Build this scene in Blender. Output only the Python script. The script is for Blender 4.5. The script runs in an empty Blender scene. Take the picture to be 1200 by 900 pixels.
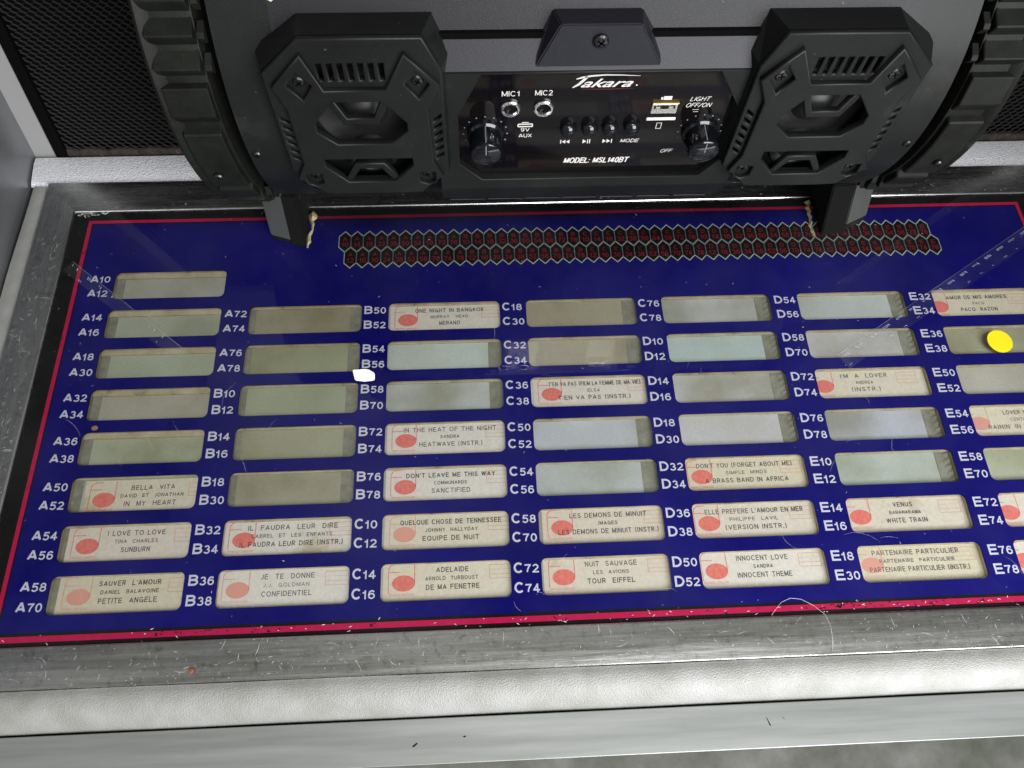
import bpy, bmesh, math, random
from mathutils import Vector, Matrix
random.seed(7)
R = math.radians
S = 0.001                       # everything below is written in millimetres
scene = bpy.context.scene
C = scene.collection

# ------------------------------------------------------------------ camera
cam_d = bpy.data.cameras.new("camera")
cam = bpy.data.objects.new("camera", cam_d); C.objects.link(cam); scene.camera = cam
right = Vector((0.99881862, -0.04318041, 0.02228928)).normalized()
up = Vector((0.02928271, 0.90088864, 0.4330614)).normalized()
back = right.cross(up).normalized(); up = back.cross(right)
m = Matrix((right, up, back)).transposed().to_4x4()
m.translation = Vector((-76.557, -297.516, 432.726)) * S
cam.matrix_world = m
cam_d.sensor_width = 36.0
cam_d.lens = 905.8845 / 1200 * 36.0
cam_d.clip_start = 0.01; cam_d.clip_end = 50

# ------------------------------------------------------------------ light
world = bpy.data.worlds.new("World"); scene.world = world; world.use_nodes = True
wt = world.node_tree; wn = wt.nodes; wl = wt.links; wn.clear()
wo = wn.new('ShaderNodeOutputWorld'); wb = wn.new('ShaderNodeBackground')
wc = wn.new('ShaderNodeTexCoord'); wno = wn.new('ShaderNodeTexNoise'); wr = wn.new('ShaderNodeValToRGB')
wmap = wn.new('ShaderNodeMapping'); wmap.inputs['Scale'].default_value = (1.0, 1.0, 1.6)
wno.inputs['Scale'].default_value = 2.6; wno.inputs['Detail'].default_value = 3.0; wno.inputs['Roughness'].default_value = 0.5
wr.color_ramp.elements[0].position = 0.36; wr.color_ramp.elements[0].color = (0.10, 0.10, 0.09, 1)
wr.color_ramp.elements[1].position = 0.68; wr.color_ramp.elements[1].color = (0.85, 0.85, 0.83, 1)
e = wr.color_ramp.elements.new(0.47); e.color = (0.20, 0.20, 0.16, 1)
e = wr.color_ramp.elements.new(0.56); e.color = (0.42, 0.42, 0.40, 1)
wl.new(wc.outputs['Generated'], wmap.inputs[0]); wl.new(wmap.outputs[0], wno.inputs['Vector'])
wl.new(wno.outputs['Fac'], wr.inputs[0]); wl.new(wr.outputs[0], wb.inputs[0]); wl.new(wb.outputs[0], wo.inputs[0])
wb.inputs[1].default_value = 0.62

def area(name, loc, target, size, power, col=(1, 1, 1), size_y=None):
    d = bpy.data.lights.new(name, 'AREA'); d.energy = power; d.color = col
    d.shape = 'RECTANGLE' if size_y else 'SQUARE'; d.size = size
    if size_y: d.size_y = size_y
    o = bpy.data.objects.new(name, d); C.objects.link(o)
    o.location = Vector(loc); o.rotation_euler = (Vector(target) - Vector(loc)).to_track_quat('-Z', 'Y').to_euler()
    return o
area("window_light", (0.45, -0.98, 0.52), (0.0, -0.24, 0.0), 0.8, 25, (0.97, 0.98, 1.0), 0.9)
area("ceiling_light", (0.1, -0.9, 1.7), (0.0, -0.2, 0.0), 1.0, 10, (1.0, 0.99, 0.95), 0.5)
area("bulb_light", (0.02, -0.55, 1.15), (0.0, 0.0, 0.12), 0.07, 0.5, (1, 1, 1))
area("bulb_light", (0.20, -0.55, 1.15), (0.0, 0.0, 0.12), 0.06, 0.35, (1, 1, 1))
scene.view_settings.view_transform = 'Standard'; scene.view_settings.look = 'None'
scene.view_settings.gamma = 1.0; scene.view_settings.exposure = 0.35
scene.render.engine = 'CYCLES'

# ------------------------------------------------------------------ materials
def s2l(c): return tuple(((x / 255) / 12.92 if x / 255 <= .04045 else ((x / 255 + .055) / 1.055) ** 2.4) for x in c)
class Mt:
    """small wrapper round a Principled material"""
    def __init__(s, name, col, rough=.5, metal=0., **kw):
        s.m = bpy.data.materials.new(name); s.m.use_nodes = True
        s.t = s.m.node_tree; s.n = s.t.nodes; s.l = s.t.links
        s.b = s.n['Principled BSDF']
        s.b.inputs['Base Color'].default_value = (*col, 1); s.b.inputs['Roughness'].default_value = rough
        s.b.inputs['Metallic'].default_value = metal
        for k, v in kw.items(): s.b.inputs[k.replace('_', ' ')].default_value = v
        s.tc = s.n.new('ShaderNodeTexCoord'); s.col = col
    def mapping(s, sc):
        mp = s.n.new('ShaderNodeMapping'); mp.inputs['Scale'].default_value = sc
        s.l.new(s.tc.outputs['Object'], mp.inputs[0]); return mp.outputs[0]
    def noise(s, scale, detail=3, rough=.55, stretch=(1, 1, 1)):
        nn = s.n.new('ShaderNodeTexNoise'); nn.inputs['Scale'].default_value = scale
        nn.inputs['Detail'].default_value = detail; nn.inputs['Roughness'].default_value = rough
        s.l.new(s.mapping(stretch), nn.inputs['Vector']); return nn.outputs['Fac']
    def noise4(s, scale, detail=3, rough=.55, stretch=(1, 1, 1)):
        nn = s.n.new('ShaderNodeTexNoise'); nn.noise_dimensions = '4D'; nn.inputs['Scale'].default_value = scale
        nn.inputs['Detail'].default_value = detail; nn.inputs['Roughness'].default_value = rough
        s.l.new(s.mapping(stretch), nn.inputs['Vector']); mu = s.n.new('ShaderNodeMath'); mu.operation = 'MULTIPLY'; mu.inputs[1].default_value = 60
        s.l.new(s.rnd(), mu.inputs[0]); s.l.new(mu.outputs[0], nn.inputs['W']); return nn.outputs['Fac']
    def vor(s, scale, stretch=(1, 1, 1), feature='F1'):
        nn = s.n.new('ShaderNodeTexVoronoi'); nn.inputs['Scale'].default_value = scale; nn.feature = feature
        s.l.new(s.mapping(stretch), nn.inputs['Vector']); return nn.outputs['Distance']
    def ramp(s, fac, stops):
        r = s.n.new('ShaderNodeValToRGB'); cr = r.color_ramp
        cr.elements[0].position, cr.elements[0].color = stops[0][0], (*stops[0][1], 1)
        cr.elements[1].position, cr.elements[1].color = stops[-1][0], (*stops[-1][1], 1)
        for p, c in stops[1:-1]: cr.elements.new(p).color = (*c, 1)
        s.l.new(fac, r.inputs[0]); return r.outputs[0]
    def rnd(s):
        oi = s.n.new('ShaderNodeObjectInfo'); return oi.outputs['Random']
    def mix(s, fac, a, b, mode='MIX'):
        x = s.n.new('ShaderNodeMix'); x.data_type = 'RGBA'; x.blend_type = mode
        for k, v in ((0, fac), (6, a), (7, b)):
            if isinstance(v, (int, float)): x.inputs[k].default_value = v
            elif isinstance(v, tuple): x.inputs[k].default_value = (*v, 1)
            else: s.l.new(v, x.inputs[k])
        return x.outputs[2]
    def base(s, v): s.l.new(v, s.b.inputs['Base Color'])
    def rg(s, v): s.l.new(v, s.b.inputs['Roughness'])
    def bump(s, h, dist, strength=1.0, prev=None):
        b = s.n.new('ShaderNodeBump'); b.inputs['Distance'].default_value = dist; b.inputs['Strength'].default_value = strength
        s.l.new(h, b.inputs['Height'])
        if prev: s.l.new(prev, b.inputs['Normal'])
        s.l.new(b.outputs[0], s.b.inputs['Normal']); return b.outputs[0]
g = lambda v: (v, v, v)
def spec(v, *ms):
    for q in ms: q.b.inputs['Specular IOR Level'].default_value = v

blue = Mt('blue_print', (0.006, 0.003, 0.19), .5)
blue.base(blue.mix(blue.ramp(blue.noise(11, 7, .65), [(.3, g(0)), (.7, g(1))]), (0.0022, 0.0016, 0.135), (0.0042, 0.0028, 0.205)))
black_print = Mt('black_print', g(.006), .4)
black_print.base(black_print.ramp(black_print.noise(120, 6, .7), [(.3, g(.004)), (.62, g(.008)), (.74, (.05, .05, .04))]))
red_print = Mt('red_print', (.55, .012, .09), .4)
red_print.base(red_print.ramp(red_print.noise(160, 6, .7, (1, 1, 1)), [(.30, (.03, .004, .01)), (.36, (.55, .010, .085)), (.66, (.62, .012, .11)), (.75, (.75, .25, .35))]))
white_print = Mt('white_print', (.74, .74, .85), .5)
hex_red = Mt('hexagon_red_print', (.33, .012, .018), .5)
hex_line = Mt('hexagon_line_print', (.50, .60, .57), .5)
hex_black = Mt('hexagon_black_print', (.004, .003, .005), .35)
ink = Mt('lettering_ink', (.03, .03, .035), .7)
ink.base(ink.ramp(ink.noise(900, 3), [(.35, g(.04)), (.7, g(.17))]))
ink_pale = Mt('faded_lettering_ink', (.16, .15, .15), .7)
emb = Mt('emblem_red', (.86, .18, .15), .6)
emb.base(emb.ramp(emb.noise(500, 4), [(.3, (.80, .19, .16)), (.7, (.86, .28, .23))]))
emb_pale = Mt('faded_emblem_red', (.80, .40, .32), .6)
box_red = Mt('thin_red_print', (.78, .36, .27), .6)

paper = Mt('cream_paper', (.74, .68, .55), .65)
pc = paper.ramp(paper.rnd(), [(0, (.78, .74, .58)), (.35, (.82, .79, .67)), (.7, (.86, .85, .80)), (1, (.80, .75, .64))])
st = paper.ramp(paper.noise4(24, 5, .6), [(.30, (.60, .50, .30)), (.40, (.97, .96, .92)), (1, g(1))])
pc = paper.mix(.7, pc, st, 'MULTIPLY')
fib = paper.ramp(paper.noise(500, 4, .6), [(.25, g(.86)), (.75, g(1.04))])
paper.base(paper.mix(1.0, pc, fib, 'MULTIPLY')); paper.bump(paper.noise(90, 4), .0003, .5)

tray = Mt('frosted_plastic', (.36, .38, .33), .55)
tc = tray.n.new('ShaderNodeObjectInfo').outputs['Color']          # each holder has its own tint
td = tray.ramp(tray.noise4(15, 4, .55), [(.34, (.70, .69, .57)), (.5, g(1)), (.68, (1.16, 1.2, 1.26))])
tg = tray.ramp(tray.noise(1100, 2, .5), [(.3, g(.93)), (.7, g(1.05))])
tray.base(tray.mix(1, tray.mix(1, tc, td, 'MULTIPLY'), tg, 'MULTIPLY'))
cream = Mt('aged_cream_edge', (.60, .54, .37), .6)
cream.base(cream.ramp(cream.noise(70, 5, .7), [(.25, (.20, .15, .08)), (.42, (.50, .44, .28)), (.7, (.68, .62, .46))]))
tab = Mt('dark_frosted_tab', (.17, .165, .13), .55)
tab.base(tab.ramp(tab.noise(150, 5, .7), [(.3, (.21, .21, .15)), (.7, (.36, .37, .31))]))

chrome = Mt('polished_aluminium', (.74, .74, .74), .16, 1.0)
cb = chrome.ramp(chrome.noise(1, 6, .75, (12, 300, 60)), [(.3, g(.20)), (.7, g(.34))])
chrome.rg(cb)
chrome.base(chrome.ramp(chrome.noise(220, 6, .75), [(.28, (.34, .33, .31)), (.45, g(.62)), (.8, g(.72))]))
chrome.bump(chrome.noise(1, 5, .6, (7, 90, 40)), .0006, .4)
chrome_side = Mt('polished_aluminium_side', (.74, .74, .74), .16, 1.0)
chrome_side.rg(chrome_side.ramp(chrome_side.noise(1, 6, .75, (300, 12, 60)), [(.3, g(.20)), (.7, g(.34))]))
chrome_side.base(chrome_side.ramp(chrome_side.noise(220, 6, .75), [(.28, (.34, .33, .31)), (.45, g(.62)), (.8, g(.72))]))
chrome_side.bump(chrome_side.noise(1, 5, .6, (90, 7, 40)), .0006, .4)

vinyl = Mt('silver_vinyl', (.3, .3, .3), .55, .2); spec(.25, vinyl)
vinyl.base(vinyl.ramp(vinyl.noise(45, 5, .6), [(.3, (.21, .21, .19)), (.7, (.29, .29, .285))]))
vb = vinyl.bump(vinyl.vor(1150, (1, 1.25, 1)), .00022, .8)
vinyl.bump(vinyl.noise(1500, 3), .0002, .6, vb)
vinyl_back = Mt('silver_vinyl_lit', (.5, .5, .52), .42, .3)  # same vinyl as the front; light from above is put into its paler colour
vinyl_back.base(vinyl_back.ramp(vinyl_back.noise(1300, 3, .6), [(.35, (.40, .40, .42)), (.65, (.68, .68, .72))]))
vinyl_back.bump(vinyl_back.vor(900), .0004, .9)
trim = Mt('satin_aluminium_trim', (.42, .43, .42), .42, .6)
trim.base(trim.ramp(trim.noise(1, 5, .6, (9, 140, 60)), [(.3, (.21, .22, .21)), (.7, (.30, .31, .305))]))
cheek_m = Mt('dark_satin_metal', (.17, .18, .18), .38, .7)
cheek_m.base(cheek_m.ramp(cheek_m.noise(9, 4), [(.3, g(.12)), (.7, (.24, .25, .265))]))
post_m = Mt('pale_satin_trim', (.25, .25, .245), .5, .35)
seam_m = Mt('dark_seam', g(.012), .8)
mesh_m = Mt('black_expanded_metal', g(.07), .32, .8)
rust_m = Mt('rusty_edge', (.06, .04, .03), .8)
rust_m.base(rust_m.ramp(rust_m.noise(160, 6, .75), [(.35, g(.012)), (.58, (.03, .024, .02)), (.7, (.12, .08, .07))]))
cloth_m = Mt('black_cloth', g(.004), .95)
cab_m = Mt('cabinet_laminate', g(.05), .5)
floor_m = Mt('concrete_floor', (.22, .22, .20), .8)
floor_m.base(floor_m.ramp(floor_m.noise(14, 6, .6), [(.3, (.09, .10, .075)), (.5, (.15, .15, .135)), (.75, (.23, .23, .22))]))

spec(.0, blue, black_print, red_print, white_print, hex_red, hex_line, hex_black, ink, ink_pale, emb, emb_pale, box_red, seam_m, cloth_m)
spec(.15, paper, tray, cream, tab, cab_m, rust_m, floor_m)
def glass_mat(name, smudge=.007, tint=(1, 1, 1)):
    mt = bpy.data.materials.new(name); mt.use_nodes = True; t = mt.node_tree; n = t.nodes; l = t.links; n.clear()
    out = n.new('ShaderNodeOutputMaterial'); tr = n.new('ShaderNodeBsdfTransparent'); gl = n.new('ShaderNodeBsdfGlossy')
    tr.inputs[0].default_value = (*tint, 1); gl.inputs['Roughness'].default_value = .015
    fr = n.new('ShaderNodeFresnel'); fr.inputs[0].default_value = 1.38
    mx = n.new('ShaderNodeMixShader'); df = n.new('ShaderNodeBsdfDiffuse'); df.inputs[0].default_value = (.8, .8, .85, 1)
    m2 = n.new('ShaderNodeMixShader'); tcn = n.new('ShaderNodeTexCoord'); ns = n.new('ShaderNodeTexNoise')
    ns.inputs['Scale'].default_value = 9; ns.inputs['Detail'].default_value = 7; ns.inputs['Roughness'].default_value = .65
    rp = n.new('ShaderNodeValToRGB'); rp.color_ramp.elements[0].position = .35; rp.color_ramp.elements[0].color = (smudge * .25,) * 3 + (1,)
    rp.color_ramp.elements[1].position = .8; rp.color_ramp.elements[1].color = (smudge * 2.2,) * 3 + (1,)
    l.new(tcn.outputs['Object'], ns.inputs['Vector']); l.new(ns.outputs['Fac'], rp.inputs[0])
    l.new(fr.outputs[0], mx.inputs[0]); l.new(tr.outputs[0], mx.inputs[1]); l.new(gl.outputs[0], mx.inputs[2])
    l.new(rp.outputs[0], m2.inputs[0]); l.new(mx.outputs[0], m2.inputs[1]); l.new(df.outputs[0], m2.inputs[2])
    l.new(m2.outputs[0], out.inputs[0]); return mt
glass = glass_mat('cover_glass')
reflection = glass_mat('clear_reflection', .018)  # clear sheet that carries the reflected streaks
dust_m = Mt('pale_dust', (.62, .62, .62), .8)
scratch_m = Mt('bright_scratch', (.72, .72, .72), .4, .4)

plastic = Mt('black_textured_plastic', (.013, .014, .014), .40)
pb = plastic.bump(plastic.noise(2600, 2, .6), .00012, .7)
pl0 = (plastic.ramp(plastic.noise(18, 5, .65), [(.35, (.005, .0055, .005)), (.62, (.0085, .0095, .009)), (.8, (.026, .026, .022))]))
plastic.base(plastic.mix(plastic.ramp(plastic.noise(420, 2, .5), [(.74, g(0)), (.80, g(1))]), pl0, (.07, .07, .065)))
band_m = Mt('charcoal_textured_plastic', (.011, .011, .0155), .43)
band_m.bump(band_m.noise(2600, 2, .6), .00012, .8)
rubber = Mt('black_rubber', (.024, .026, .022), .55)
rubber.base(rubber.ramp(rubber.noise(60, 6, .7), [(.35, (.004, .0045, .0035)), (.62, (.008, .009, .007)), (.8, (.04, .041, .033))]))
rubber.bump(rubber.noise(1600, 3, .6), .0002, .7)
spec(.18, plastic); spec(.15, rubber); spec(.26, band_m)
gloss = Mt('glossy_black_plastic', (.003, .0025, .0025), .05); spec(.22, gloss)
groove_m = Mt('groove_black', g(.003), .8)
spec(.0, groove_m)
cone_m = Mt('speaker_cone', g(.004), .55)
silver_print = Mt('silver_print', (.50, .48, .46), .5)
steel = Mt('bright_steel', (.75, .74, .72), .18, 1.0)
screw_m = Mt('black_screw', (.05, .05, .05), .28, .9)
knob_m = Mt('knob_gloss_black', (.004, .0045, .006), .10)
gold = Mt('gold_contact', (.60, .42, .18), .3, .9)
glue_m = Mt('dried_glue', (.24, .20, .10), .7)
yellow_m = Mt('yellow_paper', (.80, .62, .012), .6); spec(.2, yellow_m)

# ------------------------------------------------------------------ builders
def link(name, me, mat, parent=None, smooth=False):
    o = bpy.data.objects.new(name, me); C.objects.link(o)
    mats = mat if isinstance(mat, (list, tuple)) else [mat]
    if not me.materials:
        for mm in mats: me.materials.append(mm.m if isinstance(mm, Mt) else mm)
    if smooth:
        for p in me.polygons: p.use_smooth = True
        me.set_sharp_from_angle(angle=R(38))
    if parent: o.parent = parent
    return o
def tag(o, label, cat, group=None):
    o['label'] = label; o['category'] = cat
    if group: o['group'] = group
    return o
def thing(name, label, cat, loc=(0, 0, 0), group=None):
    o = bpy.data.objects.new(name, None); C.objects.link(o); o.location = Vector(loc) * S; o.empty_display_size = .02
    return tag(o, label, cat, group)
def off(o, parent, world=(0, 0, 0)):
    """mesh written in world mm, thing standing at parent.location"""
    o.location = Vector(world) * S - parent.location
def mesh(name, vs, fs):
    me = bpy.data.meshes.new(name); me.from_pydata([Vector(v) * S for v in vs], [], fs); me.update(); return me
def fix(me):
    bm = bmesh.new(); bm.from_mesh(me); bmesh.ops.recalc_face_normals(bm, faces=bm.faces); bm.to_mesh(me); bm.free(); return me
def box(x0, x1, y0, y1, z0, z1, bevel=0, segs=2):
    bm = bmesh.new()
    vs = [bm.verts.new(Vector((x, y, z)) * S) for z in (z0, z1) for y in (y0, y1) for x in (x0, x1)]
    for f in ((0, 2, 3, 1), (4, 5, 7, 6), (0, 1, 5, 4), (2, 6, 7, 3), (0, 4, 6, 2), (1, 3, 7, 5)): bm.faces.new([vs[i] for i in f])
    if bevel: bmesh.ops.bevel(bm, geom=bm.edges[:], offset=bevel * S, segments=segs, affect='EDGES', profile=.6)
    me = bpy.data.meshes.new('box'); bm.to_mesh(me); bm.free(); return me
def rot_front(me, y):
    """turn a sheet drawn in (x, y) into a vertical one facing the viewer at depth y: (x,y,z)->(x, depth - z, y)"""
    for v in me.vertices:
        a = v.co.copy(); v.co = Vector((a.x, y * S - a.z, a.y))
    return fix(me)
def plate(loops, z0, z1, bevel=0.0, res=1):
    """flat plate from closed outlines (holes allowed) between heights z0 and z1"""
    cu = bpy.data.curves.new('plate', 'CURVE'); cu.dimensions = '2D'; cu.fill_mode = 'BOTH'
    for lp in loops:
        sp = cu.splines.new('POLY'); sp.points.add(len(lp) - 1)
        for p, q in zip(sp.points, lp): p.co = (q[0] * S, q[1] * S, 0, 1)
        sp.use_cyclic_u = True
    th = (z1 - z0) / 2
    cu.extrude = max(th - bevel, 0) * S; cu.bevel_depth = bevel * S; cu.bevel_resolution = res
    if bevel: cu.offset = -bevel * S
    ob = bpy.data.objects.new('tmp', cu); me = bpy.data.meshes.new_from_object(ob)
    me.transform(Matrix.Translation((0, 0, (z0 + z1) / 2 * S)))
    bpy.data.objects.remove(ob); bpy.data.curves.remove(cu); return me
def rrect(x0, x1, y0, y1, r, n=5):
    pts = []
    for cx, cy, a0 in ((x1 - r, y1 - r, 0), (x0 + r, y1 - r, 90), (x0 + r, y0 + r, 180), (x1 - r, y0 + r, 270)):
        for i in range(n + 1):
            a = R(a0 + 90 * i / n); pts.append((cx + r * math.cos(a), cy + r * math.sin(a)))
    return pts
def circle(cx, cy, r, n=24, ry=None):
    return [(cx + r * math.cos(2 * math.pi * i / n), cy + (ry or r) * math.sin(2 * math.pi * i / n)) for i in range(n)]
def text(body, x, y, w=None, h=None, bold=0.0, shear=0.0, align='L', z=0.0, space=1.0, word=1.0):
    """flat lettering whose ink box starts at x, baseline y; w / h fit the ink width and cap height (mm)"""
    cu = bpy.data.curves.new('text', 'FONT'); cu.body = body; cu.size = 0.01; cu.shear = shear; cu.offset = bold * .01
    cu.space_character = space; cu.space_word = word; cu.resolution_u = 3; cu.fill_mode = 'BOTH'
    ob = bpy.data.objects.new('tmp', cu); me = bpy.data.meshes.new_from_object(ob)
    bpy.data.objects.remove(ob); bpy.data.curves.remove(cu)
    xs = [v.co.x for v in me.vertices]; ys = [v.co.y for v in me.vertices]
    x0, x1, y0, y1 = min(xs), max(xs), 0.0, 0.00729
    sy = (h * S) / (y1 - y0) if h else 1
    sx = (w * S) / (x1 - x0) if w else sy
    wd = (x1 - x0) * sx
    ox = x * S - (0 if align == 'L' else wd / 2 if align == 'C' else wd)
    for v in me.vertices: v.co = Vector(((v.co.x - x0) * sx + ox, v.co.y * sy + y * S, z * S))
    return me
def arc(cx, cy, rx, ry, a0, a1, n=14): return [(cx + rx * math.cos(R(a0 + (a1 - a0) * i / n)), cy + ry * math.sin(R(a0 + (a1 - a0) * i / n))) for i in range(n + 1)]
Ln = lambda *p: list(p)
GL = {'A': (.72, [Ln((0, 0), (.36, 1)), Ln((.72, 0), (.36, 1)), Ln((.13, .27), (.59, .27))]),
 'B': (.62, [Ln((0, 0), (0, 1)), [(0, 1)] + arc(.32, .765, .26, .235, 90, -90) + [(0, .53)], [(0, .53)] + arc(.34, .265, .28, .265, 90, -90) + [(0, 0)]]),
 'C': (.70, [arc(.36, .5, .36, .5, 42, 318, 22)]), 'D': (.66, [Ln((0, 0), (0, 1)), [(0, 1)] + arc(.24, .5, .42, .5, 90, -90, 18) + [(0, 0)]]),
 'E': (.56, [Ln((0, 0), (0, 1)), Ln((0, 1), (.54, 1)), Ln((0, .52), (.50, .52)), Ln((0, 0), (.56, 0))]),
 'F': (.53, [Ln((0, 0), (0, 1)), Ln((0, 1), (.53, 1)), Ln((0, .52), (.46, .52))]),
 'G': (.72, [arc(.36, .5, .36, .5, 45, 345, 22), Ln((.40, .42), (.72, .42)), Ln((.70, .42), (.70, 0))]),
 'H': (.62, [Ln((0, 0), (0, 1)), Ln((.62, 0), (.62, 1)), Ln((0, .52), (.62, .52))]), 'I': (.0, [Ln((0, 0), (0, 1))]),
 'L': (.5, [Ln((0, 0), (0, 1)), Ln((0, 0), (.5, 0))]), 'M': (.74, [Ln((0, 0), (0, 1)), Ln((.74, 0), (.74, 1)), Ln((0, 1), (.37, .05)), Ln((.74, 1), (.37, .05))]),
 'N': (.62, [Ln((0, 0), (0, 1)), Ln((.62, 0), (.62, 1)), Ln((0, 1), (.62, 0))]), 'O': (.76, [('o', .38, .5, .38, .5)]),
 'S': (.60, [[(.56, .78), (.48, .95), (.3, 1), (.1, .94), (.03, .76), (.1, .6), (.3, .51), (.5, .42), (.58, .25), (.5, .07), (.3, 0), (.1, .05), (.01, .24)]]),
 'T': (.62, [Ln((.31, 0), (.31, 1)), Ln((0, 1), (.62, 1))]), 'U': (.62, [[(0, 1)] + arc(.31, .33, .31, .33, 180, 360) + [(.62, 1)]]),
 'V': (.66, [Ln((0, 1), (.33, 0)), Ln((.66, 1), (.33, 0))]), 'X': (.64, [Ln((0, 0), (.64, 1)), Ln((.64, 0), (0, 1))]),
 '0': (.52, [('o', .26, .5, .26, .5)]), '1': (.30, [Ln((.26, 0), (.26, 1)), Ln((0, .72), (.26, .84))]),
 '2': (.52, [arc(.26, .71, .25, .29, 165, -35) + [(.12, .16), (.02, .02)], Ln((0, 0), (.53, 0))]),
 '3': (.52, [arc(.25, .745, .22, .255, 160, -88), arc(.25, .27, .27, .27, 88, -160)]), '4': (.56, [Ln((.40, 0), (.40, 1)), Ln((.40, 1), (0, .28)), Ln((0, .26), (.56, .26))]),
 '5': (.52, [Ln((.10, 1), (.49, 1)), Ln((.10, 1), (.04, .5)), arc(.25, .32, .27, .32, 140, -158)]),
 '6': (.52, [('o', .26, .31, .26, .31), [(0, .33), (.01, .6), (.07, .84), (.18, .97), (.31, 1), (.42, .96), (.49, .82)]]),
 '7': (.52, [Ln((0, 1), (.52, 1)), [(.52, .97), (.36, .70), (.25, .40), (.19, 0)]]), '8': (.52, [('o', .26, .755, .215, .245), ('o', .26, .27, .26, .27)]),
 '9': (.52, [('o', .26, .69, .26, .31), [(.52, .67), (.51, .4), (.45, .16), (.34, .03), (.21, 0), (.10, .04), (.03, .18)]]),
 'J': (.42, [[(.42, 1), (.42, .3), (.38, .1), (.25, 0), (.1, .03), (.0, .18)]]), 'K': (.60, [Ln((0, 0), (0, 1)), Ln((0, .42), (.56, 1)), Ln((.18, .60), (.60, 0))]),
 'P': (.54, [Ln((0, 0), (0, 1)), [(0, 1)] + arc(.28, .73, .26, .27, 90, -90) + [(0, .46)]]), 'Q': (.76, [('o', .38, .5, .38, .5), Ln((.45, .25), (.74, -.02))]),
 'R': (.58, [Ln((0, 0), (0, 1)), [(0, 1)] + arc(.30, .74, .26, .26, 90, -90) + [(0, .48)], Ln((.28, .48), (.58, 0))]),
 'W': (.96, [Ln((0, 1), (.24, 0)), Ln((.48, 1), (.24, 0)), Ln((.48, 1), (.72, 0)), Ln((.96, 1), (.72, 0))]), 'Y': (.62, [Ln((0, 1), (.31, .45)), Ln((.62, 1), (.31, .45)), Ln((.31, 0), (.31, .45))]),
 'Z': (.56, [Ln((0, 1), (.56, 1)), Ln((.56, 1), (0, 0)), Ln((0, 0), (.56, 0))]), "'": (.0, [Ln((.0, .75), (.03, 1))]), '.': (.0, [Ln((0, 0), (0, .05))]),
 '(': (.22, [arc(.30, .48, .27, .66, 112, 248, 10)]), ')': (.22, [arc(-.08, .48, .27, .66, 68, -68, 10)]),
 ':': (.0, [Ln((0, 0), (0, .12)), Ln((0, .55), (0, .67))]), '/': (.34, [Ln((-.05, -.05), (.40, 1.05))]), ' ': (.25, [])}
def gtext(body, x, y, h, w=None, wt=.16, shear=0., z=0., align='L', gap=.14):
    """plain grotesque capitals and figures drawn as strokes; wt is the stroke weight per cap height"""
    adv = 0; items = []
    for ch in body:
        W, st_ = GL[ch]; items.append((adv, st_)); adv += W + wt + gap
    total = (adv - gap) * h; kx = (w / total) if w else 1.0
    x0 = x - (0 if align == 'L' else total * kx / 2)
    vs, fs = [], []; dz = 0
    iw = 1 - wt
    def T(px, py, a): 
        py = py * iw + wt / 2
        return ((a + px + wt / 2) * h * kx + x0 + shear * py * h, y + py * h)
    for a, st_ in items:
        for q in st_:
            closed = q[0] == 'o'
            pts = arc(q[1], q[2], q[3], q[4], 0, 360, 24)[:-1] if closed else q
            P_ = [T(px, py, a) for px, py in pts]; n = len(P_); hw = wt * h / 2; b = len(vs)
            if not closed:                                   # square ends
                for e0, e1 in ((0, 1), (-1, -2)):
                    dx, dy = P_[e0][0] - P_[e1][0], P_[e0][1] - P_[e1][1]; l = math.hypot(dx, dy) or 1
                    if n == 2 and abs(dx) < 1e-6 or abs(dy) < 1e-6: P_[e0] = (P_[e0][0] + dx / l * hw, P_[e0][1] + dy / l * hw)
            for i in range(n):
                p, r_ = (P_[i - 1], P_[(i + 1) % n]) if closed else (P_[max(i - 1, 0)], P_[min(i + 1, n - 1)])
                dx, dy = r_[0] - p[0], r_[1] - p[1]; l = math.hypot(dx, dy) or 1; nx_, ny_ = -dy / l * hw, dx / l * hw
                vs += [(P_[i][0] + nx_, P_[i][1] + ny_, z + dz), (P_[i][0] - nx_, P_[i][1] - ny_, z + dz)]
            for i in range(n if closed else n - 1):
                j = (i + 1) % n; fs.append((b + 2 * i, b + 2 * j, b + 2 * j + 1, b + 2 * i + 1))
            dz += .004
    return fix(mesh('gtext', vs, fs))
def join(mes, name='joined'):
    """several meshes with material slots -> one (all belong to one printed piece)"""
    bm = bmesh.new(); mats = []
    for me, mt in mes:
        mm = mt.m if isinstance(mt, Mt) else mt
        if mm not in mats: mats.append(mm)
        n0 = len(bm.faces); bm.from_mesh(me); bm.faces.ensure_lookup_table()
        for f in bm.faces[n0:]: f.material_index = mats.index(mm)
        bpy.data.meshes.remove(me)
    out = bpy.data.meshes.new(name); bm.to_mesh(out); bm.free()
    for mm in mats: out.materials.append(mm)
    return out
def lathe(prof, n=32, axis='Y', cen=(0, 0, 0)):
    """prof: list of (radius, along). axis Y: along = towards the viewer is negative y"""
    vs, fs = [], []
    for r, a in prof:
        for i in range(n):
            t = 2 * math.pi * i / n; c, s_ = r * math.cos(t), r * math.sin(t)
            v = {'Y': (c, a, s_), 'X': (a, c, s_), 'Z': (c, s_, a)}[axis]
            vs.append((v[0] + cen[0], v[1] + cen[1], v[2] + cen[2]))
    for k in range(len(prof) - 1):
        for i in range(n):
            j = (i + 1) % n; fs.append((k * n + i, k * n + j, (k + 1) * n + j, (k + 1) * n + i))
    fs.append(tuple(range(n))); fs.append(tuple(range((len(prof) - 1) * n, len(prof) * n)))
    return fix(mesh('lathe', vs, fs))
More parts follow.
